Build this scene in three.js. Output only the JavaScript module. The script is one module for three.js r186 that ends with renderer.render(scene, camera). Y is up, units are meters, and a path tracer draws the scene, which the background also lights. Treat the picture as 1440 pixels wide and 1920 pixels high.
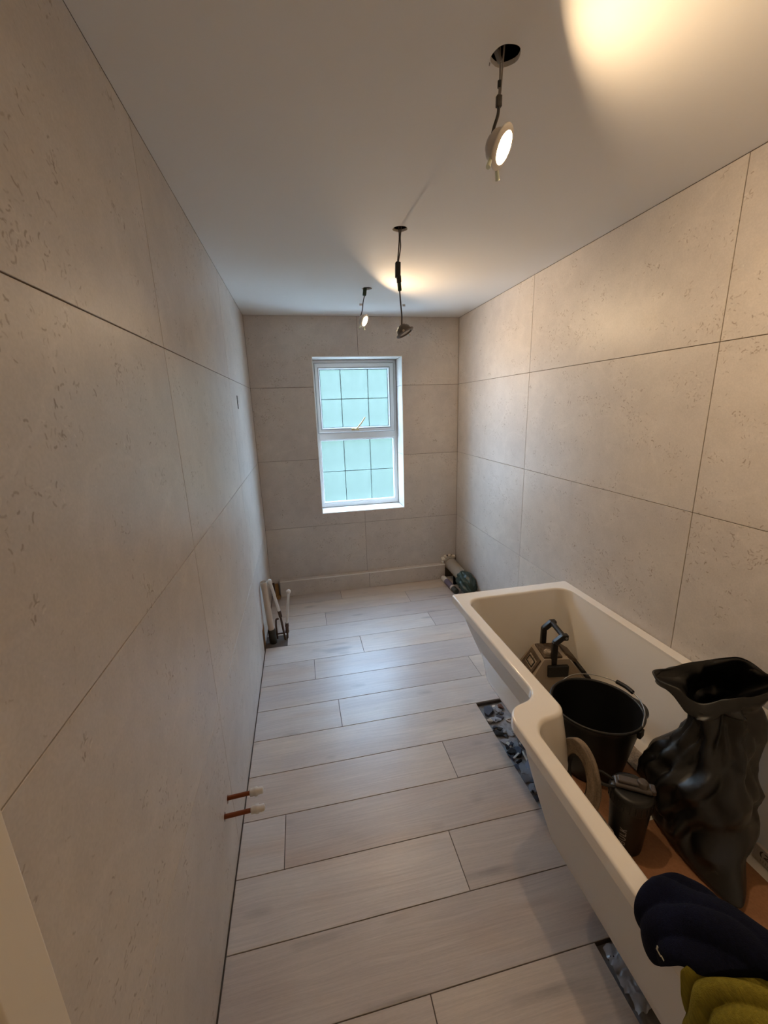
import * as THREE from 'three';
import { RoundedBoxGeometry } from 'three/addons/geometries/RoundedBoxGeometry.js';
import { ConvexGeometry } from 'three/addons/geometries/ConvexGeometry.js';
import { RectAreaLightUniformsLib } from 'three/addons/lights/RectAreaLightUniformsLib.js';
import { mergeGeometries } from 'three/addons/utils/BufferGeometryUtils.js';

// ---------------------------------------------------------------- camera, sky, exposure
const W = 1.782, H = 2.378, ZEND = 3.95;              // room: x 0..W, y 0..H, z 0 (window wall) .. ZEND
const scene = new THREE.Scene();
const camera = new THREE.PerspectiveCamera(2 * Math.atan(960 / 768.35) * 180 / Math.PI, 1440 / 1920, 0.02, 60);
camera.position.set(0.3537, 1.6492, 3.6059);
camera.rotation.set(-0.2497, -0.1965, -0.031, 'YXZ');
const renderer = new THREE.WebGLRenderer({ antialias: true });
renderer.toneMapping = THREE.LinearToneMapping;
renderer.toneMappingExposure = 1.16;
renderer.shadowMap.enabled = true;
RectAreaLightUniformsLib.init();

{ // overcast sky: about three times brighter overhead than at the horizon, a little bluer overhead
  const w = 64, h = 64, d = new Float32Array(w * h * 4), S = 9.4;
  for (let j = 0; j < h; j++) for (let i = 0; i < w; i++) {
    const s = Math.max(0, Math.sin(((j + 0.5) / h - 0.5) * Math.PI));
    const o = (j * w + i) * 4, k = S * (1 + 2 * s);
    d[o] = k * (0.70 - 0.04 * s); d[o + 1] = k * (0.86 - 0.02 * s); d[o + 2] = k * (1.18 + 0.12 * s); d[o + 3] = 1;
  }
  const t = new THREE.DataTexture(d, w, h, THREE.RGBAFormat, THREE.FloatType);
  t.mapping = THREE.EquirectangularReflectionMapping; t.magFilter = THREE.LinearFilter; t.needsUpdate = true;
  scene.background = t;
}
const LAMP_COLOR = new THREE.Color().setRGB(1.0, 0.725, 0.445), LAMP_POWER = 1.95;

// ---------------------------------------------------------------- helpers
let seed = 12345;
const rnd = () => { seed = (seed + 0x6d2b79f5) | 0; let t = Math.imul(seed ^ (seed >>> 15), 1 | seed); t = (t + Math.imul(t ^ (t >>> 7), 61 | t)) ^ t; return ((t ^ (t >>> 14)) >>> 0) / 4294967296; };
const rr = (a, b) => a + (b - a) * rnd();
const V = (x, y, z) => new THREE.Vector3(x, y, z);
const lerp = (a, b, t) => a + (b - a) * t;
const smooth = (t) => t * t * (3 - 2 * t);
const taken = new Map();
const numbered = (n) => { const k = taken.get(n) ?? 0; taken.set(n, k + 1); return k ? n + '_' + String(k).padStart(3, '0') : n; };
function part(name, geo, mat, parent) {
  const m = new THREE.Mesh(geo, mat); m.name = name; m.castShadow = m.receiveShadow = true; parent.add(m); return m;
}
function thing(name, label, category, [x, y, z] = [0, 0, 0], group) {
  const o = new THREE.Group(); o.name = numbered(name); o.position.set(x, y, z); o.userData = { label, category };
  if (group) o.userData.group = group; scene.add(o); return o;
}
function single(name, geo, mat, label, category, pos = [0, 0, 0], group) {
  const m = part(numbered(name), geo, mat, scene); m.position.set(...pos); m.userData = { label, category };
  if (group) m.userData.group = group; return m;
}
function struct(name, geo, mat, pos = [0, 0, 0], label) {
  const m = part(name, geo, mat, scene); m.position.set(...pos); m.userData = { kind: 'structure' }; if (label) m.userData.label = label; return m;
}
const at = (g, x, y, z) => g.translate(x, y, z);
const box = (w, h, d, x = 0, y = 0, z = 0) => new THREE.BoxGeometry(w, h, d).translate(x, y, z);
const rbox = (w, h, d, r, x = 0, y = 0, z = 0, s = 2) => new RoundedBoxGeometry(w, h, d, s, r).translate(x, y, z);
const merge = (list) => mergeGeometries(list.map((g) => { const n = g.index ? g.toNonIndexed() : g; for (const k of Object.keys(n.attributes)) if (!['position', 'normal', 'uv'].includes(k)) n.deleteAttribute(k); return n; }));
function cyl(a, b, r0, r1 = r0, seg = 24, open = false) {        // cylinder between two points
  const d = b.clone().sub(a), g = new THREE.CylinderGeometry(r1, r0, d.length(), seg, 1, open);
  g.applyQuaternion(new THREE.Quaternion().setFromUnitVectors(V(0, 1, 0), d.clone().normalize()));
  return g.translate((a.x + b.x) / 2, (a.y + b.y) / 2, (a.z + b.z) / 2);
}
const tube = (pts, r, n = 32, seg = 10) => new THREE.TubeGeometry(new THREE.CatmullRomCurve3(pts), n, r, seg, false);
const lathe = (prof, seg = 40) => new THREE.LatheGeometry(prof.map(([r, y]) => new THREE.Vector2(r, y)), seg);
const orient = (g, dir, pos) => g.applyQuaternion(new THREE.Quaternion().setFromUnitVectors(V(0, 1, 0), dir.clone().normalize())).translate(pos.x, pos.y, pos.z);
function hash(x, y, z = 0) { let h = Math.imul(x | 0, 374761393) ^ Math.imul(y | 0, 668265263) ^ Math.imul(z | 0, 2147483647 - 1274126177); h = Math.imul(h ^ (h >>> 13), 1274126177); return ((h ^ (h >>> 16)) >>> 0) / 4294967296; }
function noise2(x, y, px, py, s = 0) {                            // periodic value noise
  const ix = Math.floor(x), iy = Math.floor(y), fx = smooth(x - ix), fy = smooth(y - iy), m = (a, p) => ((a % p) + p) % p;
  const a = hash(m(ix, px), m(iy, py), s), b = hash(m(ix + 1, px), m(iy, py), s), c = hash(m(ix, px), m(iy + 1, py), s), d = hash(m(ix + 1, px), m(iy + 1, py), s);
  return lerp(lerp(a, b, fx), lerp(c, d, fx), fy) * 2 - 1;
}
function fbm2(u, v, fx, fy, oct, s = 0) { let r = 0, a = 1, n = 0; for (let i = 0; i < oct; i++) { r += a * noise2(u * fx, v * fy, fx, fy, s + i * 17); n += a; a *= 0.55; fx *= 2; fy *= 2; } return r / n; }
function noise3(x, y, z, s = 0) {
  const ix = Math.floor(x), iy = Math.floor(y), iz = Math.floor(z), fx = smooth(x - ix), fy = smooth(y - iy), fz = smooth(z - iz);
  const c = (i, j, k) => hash(ix + i, (iy + j) * 31 + s, iz + k);
  return lerp(lerp(lerp(c(0, 0, 0), c(1, 0, 0), fx), lerp(c(0, 1, 0), c(1, 1, 0), fx), fy), lerp(lerp(c(0, 0, 1), c(1, 0, 1), fx), lerp(c(0, 1, 1), c(1, 1, 1), fx), fy), fz) * 2 - 1;
}
function fbm3(x, y, z, oct, s = 0) { let r = 0, a = 1, n = 0; for (let i = 0; i < oct; i++) { r += a * noise3(x, y, z, s + i * 7); n += a; a *= 0.5; x *= 2; y *= 2; z *= 2; } return r / n; }

// ---------------------------------------------------------------- textures
function canvasTex(w, h, draw, srgb = true) {
  const c = document.createElement('canvas'); c.width = w; c.height = h; draw(c.getContext('2d'), w, h);
  const t = new THREE.CanvasTexture(c); t.wrapS = t.wrapT = THREE.RepeatWrapping; if (srgb) t.colorSpace = THREE.SRGBColorSpace; return t;
}
function perPixel(g, w, h, f) {
  const im = g.createImageData(w, h), d = im.data;
  for (let j = 0, o = 0; j < h; j++) for (let i = 0; i < w; i++, o += 4) { const [r, gg, b] = f(i / w, j / h); d[o] = r; d[o + 1] = gg; d[o + 2] = b; d[o + 3] = 255; }
  g.putImageData(im, 0, 0);
}
const stoneTex = canvasTex(2048, 1024, (g, w, h) => {             // 2.4 m x 1.2 m of limestone-look porcelain
  perPixel(g, w, h, (u, v) => {
    const big = fbm2(u, v, 6, 3, 4, 1), mid = fbm2(u, v, 40, 20, 3, 5), fine = noise2(u * 700, v * 350, 700, 350, 9), vein = Math.max(0, 1 - Math.abs(fbm2(u, v, 8, 5, 3, 30)) * 14);
    const k = 1 + 0.045 * big + 0.03 * mid + 0.022 * fine + 0.02 * vein;
    return [203 * k, 194 * k, (185 - 2 * big) * k];
  });
  const mark = (x, y, l, a, wd, col) => { for (const dx of [-w, 0, w]) for (const dy of [-h, 0, h]) { const X = x + dx, Y = y + dy; if (X < -60 || Y < -60 || X > w + 60 || Y > h + 60) continue; g.strokeStyle = col; g.lineWidth = wd; g.beginPath(); g.moveTo(X, Y); g.quadraticCurveTo(X + Math.cos(a) * l * 0.5 + Math.sin(a) * l * 0.25, Y + Math.sin(a) * l * 0.5 - Math.cos(a) * l * 0.25, X + Math.cos(a) * l, Y + Math.sin(a) * l); g.stroke(); } };
  g.lineCap = 'round';
  for (let c = 0; c < 190; c++) {                                  // loose clusters of fossil flecks
    const cx = rr(0, w), cy = rr(0, h), sx = rr(15, 90), sy = rr(15, 60), n = 4 + Math.floor(rnd() * 22);
    for (let i = 0; i < n; i++) mark(cx + (rnd() + rnd() - 1) * sx, cy + (rnd() + rnd() - 1) * sy, rr(1, 11), rr(0, 6.3), rr(0.8, 3.6), 'rgba(' + (rnd() < 0.75 ? '118,98,80,' : '226,219,208,') + rr(0.1, 0.5).toFixed(2) + ')');
  }
  for (let i = 0; i < 1500; i++) mark(rr(0, w), rr(0, h), rr(0.5, 7), rr(0, 6.3), rr(0.7, 2.6), 'rgba(' + (rnd() < 0.7 ? '120,100,82,' : '230,222,212,') + rr(0.06, 0.34).toFixed(2) + ')');
});
stoneTex.repeat.set(1 / 2.4, 1 / 1.2);
const woodTex = canvasTex(2048, 2048, (g, w, h) => {              // 1.8 m x 0.9 m of pale wood-look porcelain, grain along u
  perPixel(g, w, h, (u, v) => {
    const warp = fbm2(u, v, 3, 6, 3, 2) * 0.03, vv = v + warp, rings = Math.sin((vv * 26 + 2.2 * fbm2(u, v, 2, 5, 3, 8)) * 6.283);
    const grain = fbm2(u, vv, 10, 220, 3, 21), fine = noise2(u * 160, v * 1024, 160, 1024, 3), cloud = fbm2(u, v, 7, 9, 3, 40), knot = Math.max(0, fbm2(u, v, 9, 14, 2, 61) - 0.42);
    const k = 1 + 0.010 * rings * (0.5 + cloud) + 0.05 * grain + 0.02 * fine + 0.05 * cloud - 0.35 * knot, br = Math.max(0, fbm2(u, v, 4, 7, 3, 91) - 0.1) * 14;
    return [(200 - br * 0.3) * k, (190 - br) * k, (182 - 3 * cloud - br * 1.6) * k];
  });
});
woodTex.repeat.set(1 / 1.8, 1 / 0.9);
const woodBump = canvasTex(1024, 1024, (g, w, h) => perPixel(g, w, h, (u, v) => { const k = 128 + 60 * fbm2(u, v + fbm2(u, v, 3, 6, 2, 2) * 0.03, 8, 170, 2, 21) + 40 * fbm2(u, v, 6, 5, 2, 77); return [k, k, k]; }), false);
woodBump.repeat.set(1 / 1.8, 1 / 0.9);
const woodRough = canvasTex(512, 512, (g, w, h) => perPixel(g, w, h, (u, v) => { const k = 200 + 36 * fbm2(u, v, 5, 40, 3, 3) + 14 * fbm2(u, v, 20, 10, 2, 8); return [k, k, k]; }), false);
woodRough.repeat.set(1 / 1.8, 1 / 0.9);
const speck = (r, g0, b, amp, s) => canvasTex(512, 512, (g, w, h) => perPixel(g, w, h, (u, v) => { const k = 1 + amp * (fbm2(u, v, 9, 9, 5, s) + 0.4 * noise2(u * 256, v * 256, 256, 256, s + 3)); return [r * k, g0 * k, b * k]; }));
const dustTex = speck(150, 136, 120, 0.4, 50), rubbleTex = speck(170, 173, 180, 0.3, 70), boardTex = speck(150, 106, 74, 0.12, 90), fleeceTex = speck(15, 19, 38, 0.25, 33), oliveTex = speck(132, 121, 44, 0.2, 44);
const paintBump = canvasTex(512, 512, (g, w, h) => perPixel(g, w, h, (u, v) => { const k = 128 + 50 * fbm2(u, v, 60, 60, 3, 4); return [k, k, k]; }), false);
paintBump.repeat.set(2, 2);
const fabricBump = canvasTex(512, 512, (g, w, h) => perPixel(g, w, h, (u, v) => { const k = 128 + 90 * noise2(u * 170, v * 170, 170, 170, 4); return [k, k, k]; }), false);
fabricBump.repeat.set(5, 5);
const frostBump = canvasTex(512, 512, (g, w, h) => perPixel(g, w, h, (u, v) => { const k = 128 + 100 * fbm2(u, v, 60, 40, 2, 4); return [k, k, k]; }), false);
frostBump.repeat.set(4, 4);
const frostTex = canvasTex(256, 256, (g, w, h) => perPixel(g, w, h, (u, v) => { const k = 0.955 + 0.05 * fbm2(u, v, 40, 26, 2, 14) + 0.035 * fbm2(u, v, 4, 3, 2, 6); return [250 * k, 255 * k, 255 * k]; }));

// ---------------------------------------------------------------- materials
const hex = (c) => new THREE.Color(c);
const std = (color, roughness = 0.6, o = {}) => new THREE.MeshStandardMaterial({ color: hex(color), roughness, ...o });
const phys = (color, roughness, o = {}) => new THREE.MeshPhysicalMaterial({ color: hex(color), roughness, ...o });
const M = {
  stone: std('#ffffff', 0.42, { map: stoneTex }),
  stoneB: std('#f6f3f0', 0.5, { map: stoneTex }),
  grout: std('#6f6357', 0.9),
  floorGrout: std('#5d544e', 0.9),
  wood: [std('#ffffff', 0.46, { map: woodTex, bumpMap: woodBump, bumpScale: 0.0006, roughnessMap: woodRough }), std('#f2efee', 0.46, { map: woodTex, bumpMap: woodBump, bumpScale: 0.0006, roughnessMap: woodRough }), std('#fffaf4', 0.46, { map: woodTex, bumpMap: woodBump, bumpScale: 0.0006, roughnessMap: woodRough })],
  ceiling: std('#e6e2dc', 0.75, { bumpMap: paintBump, bumpScale: 0.0004 }),
  plaster: std('#d8d0c6', 0.85),
  dark: phys('#080808', 1, { specularIntensity: 0 }),
  upvc: phys('#e9ebec', 0.25),
  trimWhite: phys('#eceae4', 0.3),
  seal: std('#17191a', 0.6),
  addedWall: new THREE.MeshStandardMaterial({ color: new THREE.Color().setRGB(0.028, 0.0405, 0.0205), roughness: 0.9 }),  // near-black, for the wall added outside to dim the panes
  leadBar: std('#6f8683', 0.5),
  shadow_gap: std('#77797a', 0.7),
  brass: std('#c9b48a', 0.35, { metalness: 0.8 }),
  glass: phys('#e4f6f4', 0.2, { map: frostTex, transmission: 1, thickness: 0, ior: 1.45, bumpMap: frostBump, bumpScale: 0.0008 }),
  acrylic: phys('#efe9df', 0.14, { clearcoat: 0.4, clearcoatRoughness: 0.05 }),
  shell: std('#d9d6d1', 0.5),
  steel: std('#9a9a98', 0.35, { metalness: 0.9 }),
  blackPlastic: std('#111112', 0.42),
  blackMatte: std('#0d0d0e', 0.62),
  sack: phys('#070708', 0.42, { side: THREE.DoubleSide, clearcoat: 0.15, clearcoatRoughness: 0.4 }),
  dust: std('#ffffff', 0.9, { map: dustTex }),
  dustDark: std('#8a8078', 0.85, { map: dustTex }),
  board: std('#ffffff', 0.85, { map: boardTex }),
  fleece: phys('#ffffff', 1, { map: fleeceTex, specularIntensity: 0.3, bumpMap: fabricBump, bumpScale: 0.0012 }),
  olive: phys('#ffffff', 1, { map: oliveTex, specularIntensity: 0.3, bumpMap: fabricBump, bumpScale: 0.0012 }),
  copper: std('#84492e', 0.45, { metalness: 0.7 }),
  copperDull: std('#5b4a40', 0.6, { metalness: 0.5 }),
  plasticWhite: phys('#d9d4cc', 0.35),
  pipeBeige: std('#cdbfae', 0.45),
  pipeGrey: std('#a19a90', 0.5),
  rubber: std('#33342f', 0.6),
  timber: std('#a17b4c', 0.8),
  timberDark: std('#4a3524', 0.85),
  tape: std('#7fa3d0', 0.5),
  greenBag: phys('#22352e', 0.35, { side: THREE.DoubleSide }),
  plasterLump: std('#d6cdbf', 0.9),
  purple: std('#6d6478', 0.5),
  cable: std('#3b3634', 0.55),
  cableGrey: std('#8a8480', 0.55),
  connector: std('#15181a', 0.5),
  connectorGreen: std('#1f3a2c', 0.5),
  lampBody: std('#6b6560', 0.45, { metalness: 0.4 }),
  lampBodyWhite: std('#c7bfb6', 0.5),
  bezel: std('#d8d2ca', 0.3, { metalness: 0.2 }),
  chrome: std('#b8b4ae', 0.12, { metalness: 1 }),
  lensOff: phys('#b7b3ab', 0.3),
  lensOn: std('#fff2dc', 0.4, { emissive: new THREE.Color().setRGB(1, 0.86, 0.62), emissiveIntensity: 7 }),
  tag: std('#c9c4bd', 0.7),
  clipGlow: std('#dfe6d0', 0.5),
  doorPaint: std('#e6dccb', 0.4),
  rubble: [std('#ffffff', 0.95, { map: rubbleTex }), std('#8d95a6', 0.9, { map: rubbleTex }), std('#e9e4de', 0.9), std('#6b4d42', 0.95), std('#2a2a2d', 0.9), std('#b9b1a8', 0.9)],
  subfloor: std('#d8d4d0', 0.95, { map: rubbleTex }),
  greyBox: std('#8e9ab4', 0.7),
  shakerLid: phys('#4a4442', 0.3),
  shakerBody: phys('#080808', 0.4),
};

// ---------------------------------------------------------------- tiles
function slab(pts, t, bevel, holes = []) {                        // polygon (x, y) extruded backwards from z = 0, edges eased; uv in metres
  const s = new THREE.Shape(pts.map(([x, y]) => new THREE.Vector2(x, y)));
  for (const h of holes) s.holes.push(new THREE.Path(h.map(([x, y]) => new THREE.Vector2(x, y))));
  const g = new THREE.ExtrudeGeometry(s, { depth: t - bevel, bevelEnabled: true, bevelThickness: bevel, bevelSize: bevel, bevelOffset: -bevel, bevelSegments: 1, steps: 1 });
  g.translate(0, 0, -(t - bevel) - bevel);
  return g;
}
const rect = (x0, y0, x1, y1) => [[x0, y0], [x1, y0], [x1, y1], [x0, y1]];
function shiftUV(g, du, dv) { const a = g.attributes.uv; for (let i = 0; i < a.count; i++) a.setXY(i, a.getX(i) + du, a.getY(i) + dv); return g; }
const J = 0.0013;                                                 // half a wall joint
function tile(parent, pts, holes, xf, mat = M.stone) {
  const g = shiftUV(slab(pts, 0.009, 0.0008, holes), rr(0, 2.4), rr(0, 1.2));
  const m = part('tile', g, mat, parent); xf(m); return m;
}
const rows = [[0.0015, 0.631], [0.631, 1.231], [1.231, 1.831], [1.831, H - 0.001]];

// left wall: local x runs along -z so that the front faces +x
const wallLeft = struct('wall_left', box(0.15, H + 0.4, ZEND + 0.3, -0.0785, (H + 0.4) / 2 - 0.1, ZEND / 2), M.grout);
const lx = (m) => { m.rotation.y = Math.PI / 2; };
const colsL = [[0.0, 1.1], [1.1, 2.268], [2.268, 3.19]];
rows.forEach(([y0, y1], r) => colsL.forEach(([z0, z1], c) => {
  const a = -z1 + J, b = -z0 - J; let pts = rect(a, y0 + J, b, y1 - J), holes = [];
  if (r === 0 && c === 0) pts = [[a, y0 + J], [-0.925, y0 + J], [-0.925, 0.17], [-0.80, 0.165], [-0.80, y0 + J], [b, y0 + J], [b, y1 - J], [a, y1 - J]];      // pipe chase cut at the floor
  if (r === 2 && c === 0) holes = [rect(-0.868, 1.668, -0.828, 1.748)];                                                                                            // cable slot
  if (r === 0 && c === 2) holes = [[2.33, 0.295], [2.395, 0.292]].map(([z, y]) => [...Array(14)].map((_, i) => [-z + 0.014 * Math.cos(i / 14 * 6.2832), y + 0.016 * Math.sin(i / 14 * 6.2832)]));
  tile(wallLeft, pts, holes, lx);
}));
part('timber_batten', box(0.004, 0.16, 0.1, 0.0005 - 0.004, 0.085, 0.862), M.timber, wallLeft);
part('timber_batten', box(0.006, 0.15, 0.03, -0.002, 0.085, 0.905), M.timberDark, wallLeft);
for (const [w, h, y, z] of [[0.0012, 0.079, 1.708, 0.8288], [0.0012, 0.079, 1.708, 0.8672], [0.039, 0.0012, 1.6688, 0.848], [0.039, 0.0012, 1.7472, 0.848]]) part('slot_shade_liner', box(0.006, h, w, -0.0036, y, z), M.dark, wallLeft);  // black liners and plate paint in the darkness of a deep slot
part('slot_shade_plate', box(0.004, 0.079, 0.0395, -0.0026, 1.708, 0.848), M.dark, wallLeft);
part('plaster_panel', box(0.006, H - 2.1, ZEND - 3.19, -0.003, 2.1 + (H - 2.1) / 2, (ZEND + 3.19) / 2), M.plaster, wallLeft);

// right wall
const wallRight = struct('wall_right', box(0.15, H + 0.4, ZEND + 0.3, W + 0.0785, (H + 0.4) / 2 - 0.1, ZEND / 2), M.grout);
const rx = (m) => { m.rotation.y = -Math.PI / 2; m.position.x = W; };
rows.forEach(([y0, y1]) => [[0, 1.1754], [1.1754, 2.3754], [2.3754, 3.5754], [3.5754, ZEND]].forEach(([z0, z1]) => tile(wallRight, rect(z0 + J, y0 + J, z1 - J, y1 - J), [], rx)));

// window wall
const WX0 = 0.51, WX1 = 1.267, WY0 = 0.742, WY1 = 2.068, WZ = -0.225;
const backShape = slab(rect(-0.15, -0.1, W + 0.15, H + 0.3), 0.29, 0.0001, [rect(WX0 - 0.003, WY0 - 0.003, WX1 + 0.003, WY1 + 0.003)]);
const wallBack = struct('wall_back', backShape, M.grout, [0, 0, -0.0035]);
const bx = (m) => { m.position.z = 0.0035; };
const XM = 0.893;
for (const [x0, x1] of [[0, XM], [XM, W]]) {
  const a = x0 + J, b = x1 - J, left = x0 === 0, wx = left ? WX0 : WX1;
  const cut = (y0, y1) => (left ? rect(a, y0, wx, y1) : rect(wx, y0, b, y1));
  tile(wallBack, left ? rect(a, rows[0][0], b, rows[0][1] - J) : [[a, 0.0015], [1.63, 0.0015], [1.635, 0.2], [1.66, 0.222], [1.72, 0.227], [b, 0.215], [b, 0.631 - J], [a, 0.631 - J]], [], bx);
  const y0 = 0.631 + J, y1 = 1.231 - J;
  tile(wallBack, left ? [[a, y0], [b, y0], [b, WY0], [wx, WY0], [wx, y1], [a, y1]] : [[a, y0], [b, y0], [b, y1], [wx, y1], [wx, WY0], [a, WY0]], [], bx);
  tile(wallBack, cut(1.231 + J, 1.831 - J), [], bx);
  const t0 = 1.831 + J, t1 = H - 0.001;
  tile(wallBack, left ? [[a, t0], [wx, t0], [wx, WY1], [b, WY1], [b, t1], [a, t1]] : [[a, WY1], [wx, WY1], [wx, t0], [b, t0], [b, t1], [a, t1]], [], bx);
}
// tiled reveal of the window, split where the wall joints run on
const reveal = (pts, f) => { const m = tile(wallBack, pts, [], f, M.stoneB); m.name = 'reveal_tile'; };
const D = 0.225;
for (const [y0, y1] of [[WY0, 1.231], [1.231, 1.831], [1.831, WY1]]) {
  reveal(rect(-D, y0 + J, -0.001, y1 - J).map(([x, y]) => [x, y]), (m) => { m.rotation.y = -Math.PI / 2; m.position.set(WX1, 0, 0.0035); });
  reveal(rect(0.001, y0 + J, D, y1 - J), (m) => { m.rotation.y = Math.PI / 2; m.position.set(WX0, 0, 0.0035); });
}
reveal(rect(WX0, 0.001, WX1, D), (m) => { m.rotation.x = -Math.PI / 2; m.position.set(0, WY0, 0.0035); });
reveal(rect(WX0, -D, WX1, -0.001), (m) => { m.rotation.x = Math.PI / 2; m.position.set(0, WY1, 0.0035); });
for (const [w, h, x, y] of [[0.007, WY1 - WY0 + 0.012, WX0 - 0.001, (WY0 + WY1) / 2], [0.007, WY1 - WY0 + 0.012, WX1 + 0.001, (WY0 + WY1) / 2], [WX1 - WX0, 0.007, (WX0 + WX1) / 2, WY0 - 0.001], [WX1 - WX0, 0.007, (WX0 + WX1) / 2, WY1 + 0.001]])
  part('edge_trim', rbox(w, h, 0.008, 0.0015, x, y, 0.0035 - 0.0025), M.trimWhite, wallBack);

// front wall behind the camera
struct('wall_front', box(W + 0.3, H + 0.4, 0.15, W / 2, (H + 0.4) / 2 - 0.1, ZEND + 0.075), M.plaster);

// ceiling with the three cut-outs, and the slab over the void
const holesXZ = [[0.857, 2.583], [0.842, 1.69], [0.848, 0.798]];
{
  const s = new THREE.Shape([[0, 0], [W, 0], [W, ZEND], [0, ZEND]].map(([x, y]) => new THREE.Vector2(x, y)));
  for (const [x, z] of holesXZ) { const p = new THREE.Path(); for (let i = 0; i < 30; i++) { const a = i / 30 * 6.2832, r = 0.0315 * (1 + 0.025 * Math.sin(a * 5 + x * 40)); p[i ? 'lineTo' : 'moveTo'](x + r * Math.cos(a), z + r * Math.sin(a)); } p.closePath(); s.holes.push(p); }
  const g = new THREE.ExtrudeGeometry(s, { depth: 0.010, bevelEnabled: false }).rotateX(Math.PI / 2).translate(0, H + 0.010, 0);
  const c = struct('ceiling', g, M.ceiling);
  part('void_deck', box(W, 0.03, ZEND, W / 2, H + 0.22, ZEND / 2), M.timberDark, c);
}

// ---------------------------------------------------------------- floor: planks run across the room
const floorBase = struct('floor', box(W + 0.3, 0.15, ZEND + 0.3, W / 2, -0.0035 - 0.018 - 0.075, ZEND / 2), M.subfloor);
part('screed', box(W, 0.018, 1.75, W / 2, -0.0125, 0.875), M.floorGrout, floorBase);
part('screed', box(1.225, 0.018, 0.646, 0.6125, -0.0125, 2.073), M.floorGrout, floorBase);
part('screed', box(1.30, 0.018, 0.439, 0.65, -0.0125, 2.6155), M.floorGrout, floorBase);
part('screed', box(1.14, 0.018, ZEND - 2.835, 0.57, -0.0125, (ZEND + 2.835) / 2), M.floorGrout, floorBase);
{
  const P0 = 0.003, PP = 0.2178, F = 0.0014;
  const joints = { 0: [0.62], 1: [1.20], 2: [0.454], 3: [1.282], 4: [0.683], 5: [0.337], 6: [1.36], 7: [0.46], 8: [1.3], 9: [0.944], 10: [0.175], 11: [0.817], 12: [1.32], 13: [0.6], 14: [0.9], 15: [0.3], 16: [0.7], 17: [0.2] };
  for (let r = 0; r < 18; r++) {
    const z0 = P0 + r * PP, z1 = Math.min(z0 + PP, ZEND - 0.003);
    const end = r === 8 || r === 9 || r === 10 ? 1.225 : r === 11 || r === 12 ? 1.3 : r >= 13 ? 1.14 : W - 0.003;
    const xs = [0.003, ...joints[r].filter((x) => x < end - 0.05), end];
    for (let i = 0; i + 1 < xs.length; i++) {
      const a = xs[i] + F, b = xs[i + 1] - F, c = -z1 + F, d = -z0 - F;
      let pts = rect(a, c, b, d);
      if (r === 3 && i === 0) pts = [[0.156, c], [b, c], [b, d], [a, d], [a, -0.715], [0.156, -0.715]];      // cut round the pipes
      const g = shiftUV(slab(pts, 0.009, 0.0008), rr(0, 1.8), rr(0, 0.9)).rotateX(-Math.PI / 2);
      part('plank', g, M.wood[Math.floor(rnd() * 3)], floorBase);
    }
  }
}

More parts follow.
